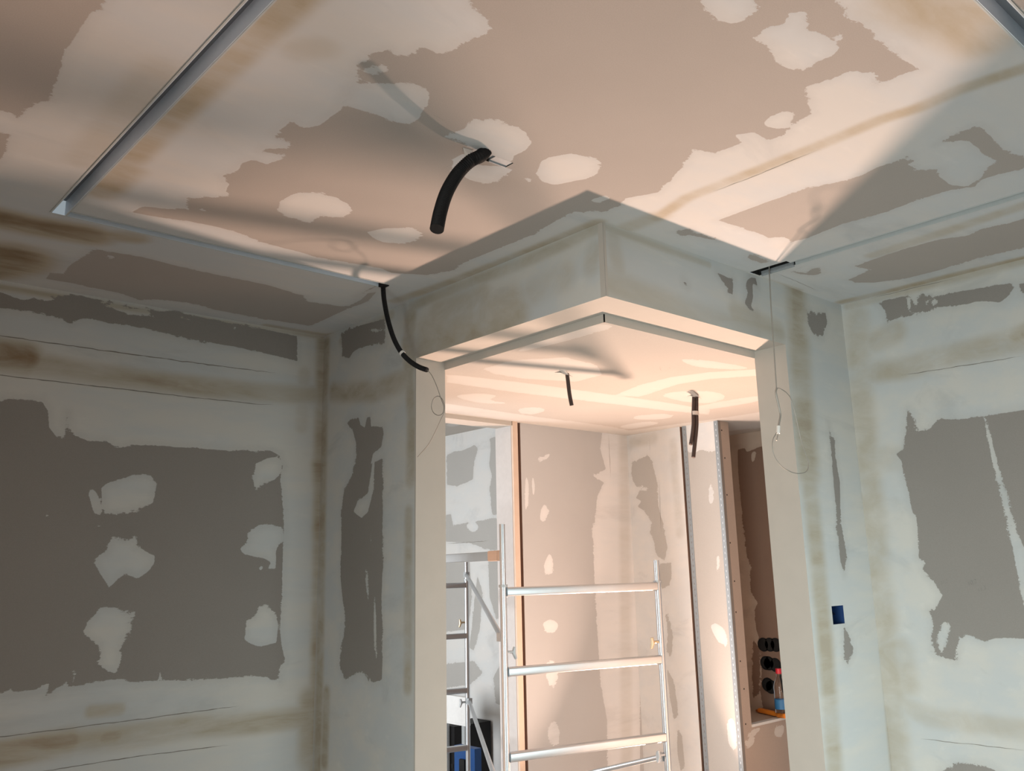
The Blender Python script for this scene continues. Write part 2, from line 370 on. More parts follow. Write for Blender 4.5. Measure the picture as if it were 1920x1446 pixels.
# recessed profiles run as a rectangle in the ceiling; slots are left for them
PW = .040
SL_L = (.578, .616); SL_R = (2.598, 2.634); SL_F = (2.530, 2.568); SL_N = (.455, .495)
HOLE = (1.250, 1.372, 1.533, 1.566)
ceil_holes = [(SL_L[0], SL_L[1], SL_N[0], SL_F[1]), (SL_L[1], 1.655, SL_F[0], SL_F[1]), (SL_R[0], SL_R[1], SL_N[0], 1.650), (SL_L[1], SL_R[0], SL_N[0], SL_N[1]), HOLE]
ceiling = wall('ceiling', 2, ZC, (X0, XR+.1), (Y0, YL+.1), (.25, XR, .2, YL), .009, ceil_layers, MPC, face=-1, flip=True,
               holes=ceil_holes+[(2.576, SL_R[0]+.001, 1.506, 1.654)]+[(X1+.10, XR+.1, Y2+.10, YL+.1)])

# ------------------------------------------------------------------ left wall
left_layers = [
 (B, [(-300,505),(0,548),(40,562),(135,552),(190,563),(240,575),(300,583),(330,583),(350,590),(430,605),(500,618),(540,627),(557,630),(558,677),(520,668),(440,650),(350,635),(290,620),(250,612),(200,605),(165,598),(150,597),(130,604),(90,592),(45,583),(0,577),(-300,545)]),
 (K, [(20,543),(60,547),(95,553),(110,553),(98,567),(70,563),(45,555)]), (K, [(190,568),(215,571),(245,577),(280,582),(290,597),(283,592),(240,590),(220,582)]),
 (K, [(338,593),(358,598),(357,601),(340,598)]), (K, [(437,616),(443,612),(440,619)]),
 (B, [(-300,749),(0,749),(60,750),(78,753),(90,770),(92,800),(105,818),(118,822),(123,814),(124,790),(126,775),(128,800),(140,815),(165,827),(200,828),(215,838),(235,838),(250,833),(330,838),(430,845),(510,846),(525,855),(530,870),(526,900),(530,950),(532,990),(530,1050),(529,1100),(525,1180),(528,1210),(535,1240),(525,1250),(524,1277),(500,1270),(460,1268),(410,1273),(300,1276),(240,1280),(230,1272),(165,1280),(155,1285),(130,1288),(125,1280),(105,1290),(88,1305),(90,1283),(75,1290),(25,1298),(22,1290),(0,1302),(-300,1345)]),
 (K, [(165,920),(176,917),(187,935),(192,965),(178,965),(170,945)]),
 (K, [(190,915),(205,905),(250,890),(285,892),(294,907),(290,930),(285,945),(260,955),(215,965),(195,962),(191,940)]),
 (K, [(172,981),(190,983),(189,987),(175,985)]),
 (K, [(473,895),(480,870),(500,860),(520,857),(529,868),(527,885),(515,899),(500,905),(480,917),(475,910)]),
 (K, [(178,1055),(185,1042),(200,1030),(212,1008),(245,1012),(252,1001),(258,1025),(275,1035),(290,1043),(290,1055),(280,1070),(258,1085),(235,1075),(205,1101),(190,1080)]),
 (K, [(449,1028),(463,1018),(465,1000),(480,988),(505,982),(528,988),(533,1010),(530,1015),(518,1028),(517,1068),(502,1066),(508,1055),(495,1047),(480,1045),(455,1038)]),
 (K, [(484,1067),(490,1060),(494,1063),(490,1070)]),
 (K, [(157,1185),(165,1165),(180,1150),(185,1140),(215,1139),(252,1150),(247,1185),(240,1195),(228,1210),(228,1230),(218,1262),(200,1258),(183,1247),(188,1225),(185,1210),(170,1200)]),
 (K, [(458,1200),(462,1165),(480,1152),(485,1140),(500,1136),(515,1145),(522,1170),(518,1205),(490,1212),(475,1210)]),
 (K, [(297,1275),(301,1255),(304,1276)]), (K, [(136,1277),(137,1255),(140,1277)]), (K, [(84,964),(92,962),(90,970)]),
 (T, [(-120,655),(0,664),(48,672)], .055, 1.9), (T, [(55,680),(180,700),(300,716),(480,736),(590,742)], .042, 1.0), (T, [(120,697),(330,720)], .02, 1.25),
 (T, [(-120,1440),(0,1415),(130,1392)], .045, 1.6), (T, [(130,1392),(250,1380),(350,1362),(480,1355),(570,1345)], .042, 1.15), (T, [(170,1335),(225,1330)], .02, 1.3), (T, [(200,1385),(215,1384)], .035, 1.4),
 (T, [(606,638),(603,760),(600,900),(599,1050),(596,1200),(594,1330),(590,1500)], .034, 1.15), (T, [(565,800),(570,700)], .03, .5),
 (T, [(600,870),(602,910)], .04, 1.35), (T, [(601,990),(602,1010)], .04, 1.35), (T, [(580,1310),(578,1420)], .05, 1.0),
 (T, [(0,538),(300,588),(608,632)], .012, .9),
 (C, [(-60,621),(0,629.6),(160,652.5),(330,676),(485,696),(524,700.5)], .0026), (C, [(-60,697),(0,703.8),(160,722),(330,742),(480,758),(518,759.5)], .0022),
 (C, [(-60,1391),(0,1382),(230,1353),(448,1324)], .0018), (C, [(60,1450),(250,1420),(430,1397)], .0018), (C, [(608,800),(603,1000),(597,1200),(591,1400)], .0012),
]
wall_left = wall('wall_left', 1, YL, (X0, X1), (0, ZC), (.3, X1, .55, ZC), .008, left_layers, MP, face=-1)

# ------------------------------------------------------------------ return wall and header on the left of the box corner
nl = [
 (B, [(640,626),(655,617),(670,612),(700,604),(722,597),(722,645),(700,646),(675,652),(662,660),(655,672),(642,668)]),
 (K, [(688,618),(700,617),(722,618),(722,622),(700,622)]),
 (B, [(650,795),(655,788),(672,783),(676,797),(684,802),(688,783),(694,782),(696,800),(718,800),(719,815),(715,838),(700,850),(695,870),(718,860),(718,930),(717,1000),(718,1060),(715,1130),(718,1200),(716,1275),(700,1280),(690,1275),(685,1262),(668,1262),(660,1270),(645,1272),(637,1250),(640,1200),(645,1150),(638,1080),(640,1020),(640,960),(645,920),(660,890),(668,860),(668,830),(660,805)]),
 (K, [(663,960),(670,940),(690,925),(698,870),(703,848),(700,920),(690,960),(678,972)]), (K, [(686,1060),(690,1090),(692,1130),(688,1120)]), (K, [(702,1100),(705,1160),(707,1250),(700,1190)]), (K, [(637,1130),(648,1150),(645,1200),(637,1210)]), (K, [(695,990),(697,1010),(695,1030)]),
 (T, [(800,635),(880,612),(960,585)], .085, .95), (T, [(820,590),(900,560)], .06, .75), (T, [(1000,545),(1060,520)], .05, .5), (T, [(1112,470),(1108,500)], .035, .6), (T, [(770,575),(880,530),(1000,485),(1127,425)], .022, .8),
 (T, [(625,735),(700,735),(760,712)], .045, 1.0), (T, [(762,640),(772,780),(770,900)], .032, 1.0), (T, [(766,960),(764,1290)], .026, .95), (T, [(770,590),(768,690)], .04, .9), (T, [(612,645),(608,760),(604,1000),(598,1330),(594,1460)], .032, 1.15), (T, [(612,1300),(608,1430)], .03, 1.1),
 (T, [(640,640),(735,590)], .02, .8),
]
ex = MB()
ex.quad((X1, YJ, 0), (X1+TH, YJ, 0), (X1+TH, YJ, ZS), (X1, YJ, ZS))                              # left jamb
ex.quad((X1+TH, YJ, 0), (X1+TH, YL, 0), (X1+TH, YL, ZS), (X1+TH, YJ, ZS))                        # rear face of the return
XI, YI = X1+TH-.002, Y2+TH-.002
ex.quad((X1, Y2, ZS), (X1, YJ, ZS), (XI, YJ, ZS), (XI, YI, ZS))                                  # soffit, left leg (mitred)
ex.quad((XI, YI+.0035, ZA), (XI, YL, ZA), (XI, YL, ZS), (XI, YI+.0035, ZS))                      # edge of the lower ceiling
ex.quad((X1+TH, YI, ZS), (X1+TH, YL, ZS), (X1+TH, YL, ZC), (X1+TH, YI, ZC))
wall('wall_return_left', 0, X1, (Y2, YL), (0, ZC), (Y2, YL, .5, ZC), .007, nl, MP, face=-1, flip=True, holes=[(Y2-.01, YJ, -.01, ZS)], extra=ex)

# ------------------------------------------------------------------ header and return wall on the right
nr = [
 (B, [(1345,512),(1365,520),(1375,522),(1374,553),(1364,548),(1366,540),(1355,528)]), (B, [(1400,527),(1408,520),(1417,522),(1420,535),(1411,531),(1412,560),(1408,575),(1418,586),(1405,580),(1397,570),(1402,550),(1398,537)]),
 (B, [(1283,527),(1290,535),(1286,536),(1281,530)]),
 (B, [(1507,576),(1511,583),(1516,585),(1530,588),(1548,586),(1551,605),(1542,631),(1534,632),(1526,626),(1517,610),(1514,592)]),
 (B, [(1553,795),(1558,815),(1566,826),(1565,848),(1570,875),(1575,905),(1576,964),(1579,990),(1585,1020),(1587,1047),(1583,1076),(1576,1054),(1570,997),(1569,964),(1563,905),(1558,840)]),
 (B, [(1583,1178),(1591,1190),(1600,1218),(1597,1232),(1590,1241),(1584,1237),(1582,1205)]),
 (T, [(1492,525),(1496,600),(1502,700),(1508,800),(1516,880)], .078, 1.05), (T, [(1494,540),(1497,620)], .06, 1.35), (T, [(1513,850),(1528,1000),(1547,1200),(1566,1460)], .056, .95), (T, [(1590,590),(1603,760),(1625,950),(1650,1180),(1676,1460)], .024, .85), (T, [(1610,760),(1622,930)], .03, .6),
 (T, [(1150,530),(1220,560),(1300,590),(1420,622)], .05, .5), (T, [(1150,450),(1165,540)], .035, .45), (T, [(1380,590),(1460,625)], .05, .7), (T, [(1132,425),(1330,497)], .012, .6),
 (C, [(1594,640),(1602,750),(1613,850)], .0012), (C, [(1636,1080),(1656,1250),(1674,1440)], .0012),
]
ex = MB()
ex.quad((XJ, Y2, 0), (XJ, Y2+TH, 0), (XJ, Y2+TH, ZS), (XJ, Y2, ZS))
ex.quad((XJ, Y2+TH, 0), (XB, Y2+TH, 0), (XB, Y2+TH, ZS), (XJ, Y2+TH, ZS))
ex.quad((X1, Y2, ZS), (XJ, Y2, ZS), (XJ, YI, ZS), (XI, YI, ZS))
ex.quad((XI+.0035, YI, ZA), (XB, YI, ZA), (XB, YI, ZS), (XI+.0035, YI, ZS))
ex.quad((X1+TH, Y2+TH, ZS), (XB, Y2+TH, ZS), (XB, Y2+TH, ZC), (X1+TH, Y2+TH, ZC))
ex.quad((X1, Y2-.0007, ZS), (X1+.010, Y2-.0007, ZS), (X1+.010, Y2-.0007, ZC), (X1, Y2-.0007, ZC)); ex.quad((X1-.0007, Y2, ZS), (X1-.0007, Y2+.020, ZS), (X1-.0007, Y2+.020, ZC), (X1-.0007, Y2, ZC))
ex.quad((X1-.0007, YJ, 0), (X1-.0007, YJ+.006, 0), (X1-.0007, YJ+.006, ZS), (X1-.0007, YJ, ZS))
pa, pb = on(1, Y2, 1559, 1137), on(1, Y2, 1584, 1169)
BX0, BX1, BZ1, BZ0 = pa[0], pb[0], pa[2], pb[2]
wall('wall_return_right', 1, Y2, (X1, XR), (0, ZC), (X1, XR, .5, ZC), .007, nr, MP, face=-1, holes=[(X1-.01, XJ, -.01, ZS), (BX0, BX1, BZ0, BZ1)], extra=ex)

# ------------------------------------------------------------------ right wall
rl = [
 (B, [(1645,566),(1654,570),(1652,565),(1700,554),(1703,590),(1664,605),(1660,582)]), (B, [(1706,590),(1708,560),(1716,575),(1722,560),(1730,553),(1757,556),(1765,553),(1800,547),(1865,536),(1897,531),(1901,540),(1892,554),(1876,567),(1850,565),(1830,565),(1812,571),(1765,576),(1735,584)]), (B, [(1910,532),(1960,522),(1960,560),(1925,555),(1914,546)]),
 (K, [(1735,562),(1742,565),(1738,572)]), (K, [(1748,566),(1755,562),(1758,568),(1750,573)]),
 (B, [(1703,769),(1710,782),(1717,789),(1717,808),(1725,809),(1740,805),(1763,785),(1800,787),(1847,780),(1920,769),(2050,745),(2050,1215),(1920,1197),(1867,1197),(1843,1204),(1820,1191),(1798,1194),(1794,1215),(1790,1239),(1753,1227),(1748,1197),(1750,1171),(1742,1147),(1753,1144),(1767,1117),(1747,1087),(1730,1067),(1737,1054),(1723,1047),(1722,1004),(1717,964),(1712,964),(1707,942),(1697,899),(1690,865),(1680,852),(1693,842),(1697,815)]),
 (K, [(1843,780),(1848,780),(1857,815),(1868,860),(1885,920),(1897,965),(1910,1005),(1925,1035),(1925,1160),(1905,1060),(1890,985),(1875,920),(1860,860),(1850,815)]),
 (K, [(1757,1190),(1772,1162),(1780,1180),(1775,1210),(1765,1225),(1757,1215)]), (K, [(1715,805),(1745,797),(1765,783),(1740,803)]),
 (B, [(1765,1448),(1790,1434),(1815,1432),(1850,1437),(1872,1448),(1860,1470),(1780,1470)]),
 (T, [(1606,600),(1612,720),(1624,850),(1638,1000),(1655,1150),(1672,1300),(1684,1460)], .055, .75), (T, [(1630,700),(1700,690),(1760,672),(1840,655),(1940,630)], .045, .8), (T, [(1838,657),(1870,650)], .022, 1.0), (T, [(1905,630),(1950,610)], .03, 1.3), (T, [(1640,640),(1680,622)], .045, .7),
 (T, [(1650,1250),(1690,1320),(1740,1345),(1940,1372)], .036, .6), (T, [(1590,574),(1665,552),(1790,521),(1930,486)], .02, .7), (T, [(1680,860),(1650,860)], .05, .5), (T, [(1690,1220),(1700,1280)], .05, .55),
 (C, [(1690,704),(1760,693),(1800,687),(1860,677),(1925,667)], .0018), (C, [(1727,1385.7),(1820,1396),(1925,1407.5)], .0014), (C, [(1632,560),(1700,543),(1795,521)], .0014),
]
wall_right = wall('wall_right', 0, XR, (Y0, Y2), (0, ZC), (.3, Y2, .45, ZC), .008, rl, MP, face=-1)

# ------------------------------------------------------------------ walls beside and behind the camera, with the windows that light the room
def frame_wall(name, axis, val, u0, u1, wu0, wu1, wz0, wz1):
    m = MB(); P = lambda u, z: (val, u, z) if axis == 0 else (u, val, z)
    for a, b, c, d in ((u0, wu0, 0, ZC), (wu1, u1, 0, ZC), (wu0, wu1, 0, wz0), (wu0, wu1, wz1, ZC)):
        m.quad(P(a, c), P(b, c), P(b, d), P(a, d))
    return tag(m.build(name, M_PLAIN), kind='structure')
frame_wall('wall_side', 0, X0, Y0, YL, .15, 1.35, .25, 2.1)
frame_wall('wall_near', 1, Y0, X0, XR, 1.5, 2.9, .15, 2.1)
def window(name, axis, val, u0, u1, z0, z1):
    m = MB()
    for a, b, c, d in ((u0, u0+.06, z0, z1), (u1-.06, u1, z0, z1), (u0, u1, z0, z0+.06), (u0, u1, z1-.06, z1), ((u0+u1)/2-.04, (u0+u1)/2+.04, z0, z1)):
        if axis == 0: m.box((val-.04, a, c), (val+.02, b, d))
        else: m.box((a, val-.04, c), (b, val+.02, d))
    return tag(m.build(name, M_WHITE), kind='structure')
window('window_1', 0, X0-.05, .15, 1.35, .25, 2.1); window('window_2', 1, Y0-.05, 1.5, 2.9, .15, 2.1)
fl = MB(); fl.quad((X0, Y0, 0), (5.0, Y0, 0), (5.0, 6.2, 0), (X0, 6.2, 0)); tag(fl.build('floor', M_FLOOR), kind='structure')

# ------------------------------------------------------------------ alcove: lower ceiling, back wall, right wall, niche
ia = [
 (K, [(838,703),(870,705),(1000,720),(1130,738),(1250,755),(1330,768),(1330,778),(1250,770),(1100,752),(960,735),(838,717)]),
 (K, [(905,692),(960,676),(1060,670),(1120,685),(1128,703),(1080,716),(980,710),(930,702)]), (K, [(1238,741),(1265,734),(1340,733),(1365,745),(1330,758),(1270,752)]),
 (K, [(1150,742),(1200,722),(1260,707),(1330,698),(1425,692),(1430,704),(1330,711),(1270,721),(1200,744)]),
 (K, [(1280,768),(1330,757),(1430,740),(1430,752),(1320,770)]), (K, [(830,756),(900,766),(1000,781),(1080,791),(1150,801),(1180,808),(1250,798),(1340,786),(1430,772),(1430,800),(1178,835),(830,790)]),
 (K, [(970,766),(1010,763),(1025,770),(1000,778),(975,776)]), (K, [(1185,780),(1250,775),(1265,782),(1235,787),(1190,787)]), (K, [(845,742),(900,737),(935,742),(915,750),(960,757),(900,757)]),
 (K, [(1270,672),(1330,676),(1410,690),(1380,694),(1300,688)]), (K, [(1000,640),(1120,606),(1160,612),(1060,640),(960,664)]), (K, [(1155,800),(1210,790),(1245,793),(1180,806)]),
 (C, [(1237,687),(1240,697)], .002), (C, [(1254,688),(1258,693)], .0015),
]
wall('ceiling_alcove', 2, ZA, (XI, 4.5), (YI, YB+.02), (XI, 4.2, YI, YB+.02), .012, ia, MPI, face=-1, flip=True, base='board')
tag(MB().quad((X1+.02, Y2+.02, ZC-.002), (4.5, Y2+.02, ZC-.002), (4.5, YB+.02, ZC-.002), (X1+.02, YB+.02, ZC-.002)).build('ceiling_slab', M_PLAIN), kind='structure')
ab = [
 (K, [(1133,790),(1200,800),(1200,1500),(1140,1500),(1138,1350),(1126,1280),(1121,1200),(1115,1100),(1112,1000),(1120,930),(1132,905),(1112,892),(1136,880),(1125,840)]), (K, [(1108,985),(1130,965),(1135,1010),(1112,1020)]),
 (K, [(1008,860),(1020,854),(1034,850),(1025,862),(1012,867)]), (K, [(985,890),(992,905),(990,950),(984,960)]), (K, [(997,890),(1003,905),(1002,932),(998,925)]), (K, [(1012,962),(1020,943),(1030,958),(1022,978),(1014,978)]),
 (K, [(1018,1062),(1030,1036),(1038,1050),(1035,1080),(1022,1078)]), (K, [(1017,1168),(1033,1160),(1048,1170),(1042,1186),(1022,1187)]), (K, [(1022,1245),(1035,1238),(1048,1253),(1042,1288),(1028,1290)]), (K, [(1025,1368),(1038,1348),(1050,1368),(1047,1398),(1030,1396)]),
 (T, [(1170,820),(1175,1440)], .05, .3), (C, [(1141,815),(1145,900)], .0016),
]
ex = MB(); GW = .032
ex.quad((XS1, YB, 0), (XS1, YB+.035, 0), (XS1, YB+.035, ZA), (XS1, YB, ZA)); ex.quad((XS1, YB+.035, 0), (XS1+GW, YB+.035, 0), (XS1+GW, YB+.035, ZA), (XS1, YB+.035, ZA))
ex.quad((XS1+GW, YB+.035, 0), (XS1+GW, YB+.012, 0), (XS1+GW, YB+.012, ZA), (XS1+GW, YB+.035, ZA))
ex.quad((XS0, YB+.13, 0), (XB, YB+.13, 0), (XB, YB+.13, ZC), (XS0, YB+.13, ZC)); ex.quad((XS0, YB, ZA), (XB, YB, ZA), (XB, YB, ZC), (XS0, YB, ZC))
ex.quad((X1+TH, YB+.02, ZA), (XS0, YB+.02, ZA), (XS0, YB+.02, ZC), (X1+TH, YB+.02, ZC))
M_GAP = simple('raw_groove', (.30, .19, .14), .9)
wall('wall_alcove_back', 1, YB+.012, (XS1+GW, XB), (0, ZA), (XS1+GW, XB, .4, ZA), .009, ab, MPB, face=-1, base='board', extra=ex, extra_m=M_GAP)
st = MB(); st.box((XS0+.002, YB-.004, 0), (XS1, YB+.012, ZA)); tag(st.build('trim_1', M_WOOD), kind='structure')
st = MB(); st.box((XS0, YB+.008, 0), (XS1-.003, YB+.13, ZA)); tag(st.build('wall_end', M_ENDP), kind='structure')
hb = MB(); hb.box((X1+TH, YB, ZA-.022), (XS0, YB+.12, ZA)); tag(hb.build('trim_2', M_JAMB), kind='structure')
ar = [
 (B, [(1184,890),(1185,867),(1198,862),(1214,854),(1222,863),(1232,905),(1235,951),(1245,989),(1251,1027),(1246,1052),(1230,1040),(1226,1012),(1218,1000),(1222,980),(1209,958),(1196,950),(1203,940),(1192,934),(1200,920),(1188,905)]), (K, [(1192,915),(1208,912),(1218,918),(1200,921)]),
 (B, [(1237,1057),(1258,1055),(1259,1080),(1255,1097),(1241,1105),(1236,1085)]), (B, [(1248,1140),(1256,1168),(1262,1194),(1258,1234),(1249,1225),(1252,1190)]), (B, [(1250,1252),(1262,1275),(1267,1296),(1272,1340),(1264,1350),(1256,1310)]), (B, [(1270,1362),(1279,1380),(1284,1440),(1276,1446),(1270,1410)]),
 (T, [(1186,830),(1225,822)], .035, .35), (T, [(1262,830),(1275,1000)], .03, .3), (C, [(1236,900),(1240,1010)], .0012), (C, [(1218,823),(1219,850)], .002),
]
GY0, GY1 = 2.955, 2.974
ex = MB()
ex.quad((XB, GY1, 0), (XB+.05, GY1, 0), (XB+.05, GY1, ZA), (XB, GY1, ZA)); ex.quad((XB+.05, GY1, 0), (XB+.05, GY0, 0), (XB+.05, GY0, ZA), (XB+.05, GY1, ZA)); ex.quad((XB+.05, GY0, 0), (XB, GY0, 0), (XB, GY0, ZA), (XB+.05, GY0, ZA))
wall('wall_alcove_right', 0, XB, (GY1, YB+.02), (0, ZA), (GY1, YB, .4, ZA), .009, ar, MPW, face=-1, flip=True, extra=ex, extra_m=M_GAP)
pier = [(K, [(1280,790),(1346,780),(1350,838),(1335,850),(1318,842),(1300,850),(1285,845)]), (K, [(1330,905),(1337,915),(1338,945),(1328,944)]), (K, [(1331,1172),(1345,1168),(1362,1185),(1365,1212),(1350,1208),(1338,1190)]), (K, [(1343,1045),(1348,1040),(1350,1060),(1344,1075)]), (K, [(1362,1350),(1378,1346),(1382,1410),(1366,1400)])]
NX0, NX1, NZ = 3.925, 4.352, .835
wall('wall_pier', 0, XB, (YN, GY0), (0, ZA), (YN, GY0, .4, ZA), .009, pier, MPW, face=-1, flip=True, base='board')
ex = MB()
ex.quad((NX0, YN, NZ), (NX0, YB, NZ), (NX0, YB, ZA), (NX0, YN, ZA)); ex.quad((NX0, YN, NZ), (NX1, YN, NZ), (NX1, YB, NZ), (NX0, YB, NZ)); ex.quad((NX0, YB, NZ), (NX1, YB, NZ), (NX1, YB, ZA), (NX0, YB, ZA))
nw = [(K, [(1400,1376),(1420,1364),(1427,1366),(1415,1380),(1404,1384)]), (K, [(1396,1388),(1412,1380),(1416,1384),(1410,1400),(1398,1404)]), (K, [(1452,1364),(1470,1358),(1470,1375),(1462,1384),(1452,1380)]),
      (C, [(1353,813),(1366,816)], .0016), (C, [(1386,1251),(1401,1250)], .0012)]
wall('wall_niche_front', 1, YN, (XB, 4.6), (0, ZA), (XB, 4.4, .3, ZA), .010, nw, plaster_mat('plaster_on_reveal_board', board=(.40, .32, .265), skimA=(.58, .52, .46), skimB=(.55, .50, .45)), face=-1, base='board', holes=[(NX0, NX1, NZ, ZA+.01)], extra=ex, extra_m=simple('niche_board', (.42, .33, .26), .9))
nb = [(B, [(1383,842),(1397,841),(1400,848),(1420,840),(1500,820),(1500,1190),(1432,1190),(1425,1200),(1418,1180),(1414,1150),(1420,1130),(1408,1110),(1406,1080),(1408,1060),(1400,1040),(1394,990),(1388,930),(1384,880)]), (B, [(1424,1150),(1500,1150),(1500,1345),(1432,1338),(1426,1300),(1429,1240),(1422,1200)]), (K, [(1408,848),(1418,846),(1416,862),(1410,868)]), (B, [(1412,1200),(1425,1215),(1424,1300),(1412,1310),(1410,1260)])]
wall('wall_niche_side', 0, NX1, (YN, YB+.02), (NZ, ZA), (YN, YB, NZ, ZA), .010, nb, MPN, face=-1, flip=True)
# screws in the reveal board
sc = MB()
for p in ((1353,807),(1359,859),(1363,928),(1369,1018),(1377,1090),(1380,1148),(1388,1240),(1395,1292),(1398,1358)):
    c = on(1, YN, *p); sc.sweep([c+[0, -.0008, 0], c+[0, .001, 0]], .0042, 8)
nf_ = bpy.data.objects['wall_niche_front']; sco = sc.build('screw_heads', M_DARK, nf_); sco['kind'] = 'stuff'

# back room beyond the doorway
bw = [
 (B, [(838,853),(850,847),(867,845),(890,835),(896,840),(888,875),(887,899),(857,912),(838,909)]), (B, [(918,822),(940,816),(970,812),(970,970),(923,966),(918,915),(923,892),(917,872),(920,842)]),
 (B, [(836,966),(845,964),(850,985),(925,972),(970,980),(970,1030),(920,1032),(880,1018),(836,1016)]), (K, [(872,985),(888,975),(900,990),(885,1000)]), (B, [(836,1050),(880,1045),(885,1120),(878,1180),(836,1185)]), (B, [(915,1040),(970,1050),(970,1160),(930,1160),(918,1120)]), (B, [(895,1080),(905,1110),(900,1180),(888,1220),(880,1215)]),
 (B, [(836,1245),(890,1240),(905,1262),(880,1285),(836,1290)]), (B, [(925,1270),(970,1190),(970,1330),(930,1320)]),
 (C, [(838,1020),(920,1014)], .002), (C, [(905,1080),(906,1090)], .002),
]
wall('wall_back_room', 0, XW, (YB+.13, 6.2), (0, ZC), (4.2, 6.0, .3, ZC), .012, bw, plaster_mat('plaster_on_back_room_board', board=(.43, .425, .41), skimA=(.66, .66, .65), skimB=(.63, .65, .655)), face=-1, flip=True)
bc = [(K, [(838,793),(866,795),(855,800),(838,800)]), (K, [(874,798),(905,800),(930,806),(905,803)])]
wall('ceiling_back_room', 2, ZC, (X1, XW), (YB+.02, 6.2), (2.2, XW, YB, 6.2), .03, bc, MPI, face=-1, flip=True, base='board')
frame_wall('wall_back_room_side', 0, .55, YL+.1, 6.2, 3.9, 5.0, .5, 2.15)
window('window_3', 0, .52, 3.9, 5.0, .5, 2.15)
tag(MB().quad((.55, 6.2, 0), (XW, 6.2, 0), (XW, 6.2, ZC), (.55, 6.2, ZC)).quad((.55, YL+.1, 0), (X1+TH, YL+.1, 0), (X1+TH, YL+.1, ZC), (.55, YL+.1, ZC)).build('wall_back_room_end', M_PLAIN), kind='structure')
tag(MB().quad((.55, YL+.1, ZC), (X1, YL+.1, ZC), (X1, 6.2, ZC), (.55, 6.2, ZC)).build('ceiling_back_room_side', M_PLAIN), kind='structure')

# ------------------------------------------------------------------ recessed profiles in the ceiling
M_ALUG = simple('dusty_profile', (.50, .53, .53), .6, .05, .08)
def profile(name, lo, hi, along, label, M_ALU=M_ALU):
    """U-shaped aluminium profile let into the ceiling slot: along = 0 (x) or 1 (y)"""
    t = thing(name, ((lo[0]+hi[0])/2, (lo[1]+hi[1])/2, ZC), label, 'light profile', None)
    c = 1-along; a0, a1, w0, w1 = lo[along], hi[along], lo[c], hi[c]; d = .046
    def bx(m, a, b, u, v, z, Z):
        l, h = [0, 0, z], [0, 0, Z]; l[along], h[along] = a, b; l[c], h[c] = u, v; m.box(l, h)
    for k_ in (w0, w1-.0025):
        w_ = MB(); bx(w_, a0, a1, k_, k_+.0025, ZC-.001, ZC+d); w_.build('channel_wall', M_ALU, t)
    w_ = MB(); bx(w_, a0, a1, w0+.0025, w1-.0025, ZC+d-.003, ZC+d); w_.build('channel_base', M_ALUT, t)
    for k_ in ((w0-.003, w0+.0005), (w1-.0005, w1+.003)):
        fl = MB(); bx(fl, a0, a1, *k_, ZC-.0018, ZC-.0003); fl.build('flange', M_ALUG, t)
    return t
profile('recessed_light_profile', (SL_L[0], SL_N[0], 0), (SL_L[1], SL_F[1], 0), 1, 'deep blue-grey aluminium light profile running diagonally up the left part of the ceiling')
profile('recessed_light_profile', (SL_L[1]+.001, SL_F[0], 0), (1.652, SL_F[1], 0), 0, 'narrow pale blue light profile in the ceiling along the darker left wall')
profile('recessed_light_profile', (SL_R[0], SL_N[0], 0), (SL_R[1], 1.505, 0), 1, 'thin grey ceiling light profile along the right wall, ending at a black slot', M_ALUG)
profile('recessed_light_profile', (SL_L[1]+.001, SL_N[0], 0), (SL_R[0]-.001, SL_N[1], 0), 0, 'grey light profile crossing the top right corner of the ceiling')
# black slot where the right profile stops, with the bare metal rail left in its edge
v = MB(); v.box((2.56, 1.506, ZC+.03), (SL_R[1]+.02, 1.66, ZC+.12))
for q in ((2.576, 0), (SL_R[1], 0)): v.quad((q[0], 1.506, ZC), (q[0], 1.652, ZC), (q[0], 1.652, ZC+.03), (q[0], 1.506, ZC+.03))
v.quad((2.576, 1.651, ZC), (SL_R[1], 1.651, ZC), (SL_R[1], 1.651, ZC+.03), (2.576, 1.651, ZC+.03))
tag(v.build('ceiling_void', M_DARK, ceiling), kind=None)
r = MB(); r.box((SL_R[1]-.009, 1.511, ZC-.002), (SL_R[1]-.002, 1.632, ZC+.004)); r.box((SL_R[1]-.003, 1.511, ZC-.006), (SL_R[1]+.001, 1.640, ZC+.012))
tag(r.build('mounting_rail', M_GALV), 'short grey metal rail at the edge of the black slot above the right jamb', 'rail')

# ------------------------------------------------------------------ conduits
def lerp(a, b, t): return np.array(a)*(1-t)+np.array(b)*t
# the long one hanging from the torn hole in the middle of the ceiling
v = MB(); hx0, hx1, hy0, hy1 = HOLE
v.quad((hx0, hy0, ZC+.09), (hx1, hy0, ZC+.09), (hx1, hy1, ZC+.09), (hx0, hy1, ZC+.09))
for a, b in (((hx0, hy0), (hx1, hy0)), ((hx1, hy0), (hx1, hy1)), ((hx1, hy1), (hx0, hy1)), ((hx0, hy1), (hx0, hy0))): v.quad((*a, ZC), (*b, ZC), (*b, ZC+.09), (*a, ZC+.09))
v.build('ceiling_void', M_DARK, ceiling)
g = MB(); g.box((hx0+.066, hy0+.002, ZC+.002), (hx1-.0005, hy1-.002, ZC+.006)); g.box((hx0+.066, hy1-.006, ZC-.002), (hx1-.0005, hy1-.003, ZC+.02)); g.box((hx0+.002, hy0+.006, ZC+.006), (hx0+.07, hy1-.006, ZC+.0075))
tag(g.build('ceiling_stud', M_GALV), 'blue-grey metal stud showing inside the hole of the large black conduit', 'metal stud')
pts2 = [((903, 291), .985), ((882, 302), .965), ((858, 326), .93), ((838, 360), .872), ((826, 396), .815), ((819, 430), .762)]
top, end = np.array([1.290, 1.549]), np.array([1.136, 1.535])
path = [np.array([1.312, 1.550, ZC+.04])]
for (p, zz) in pts2:
    path.append(on(2, zz+EYE, *p))
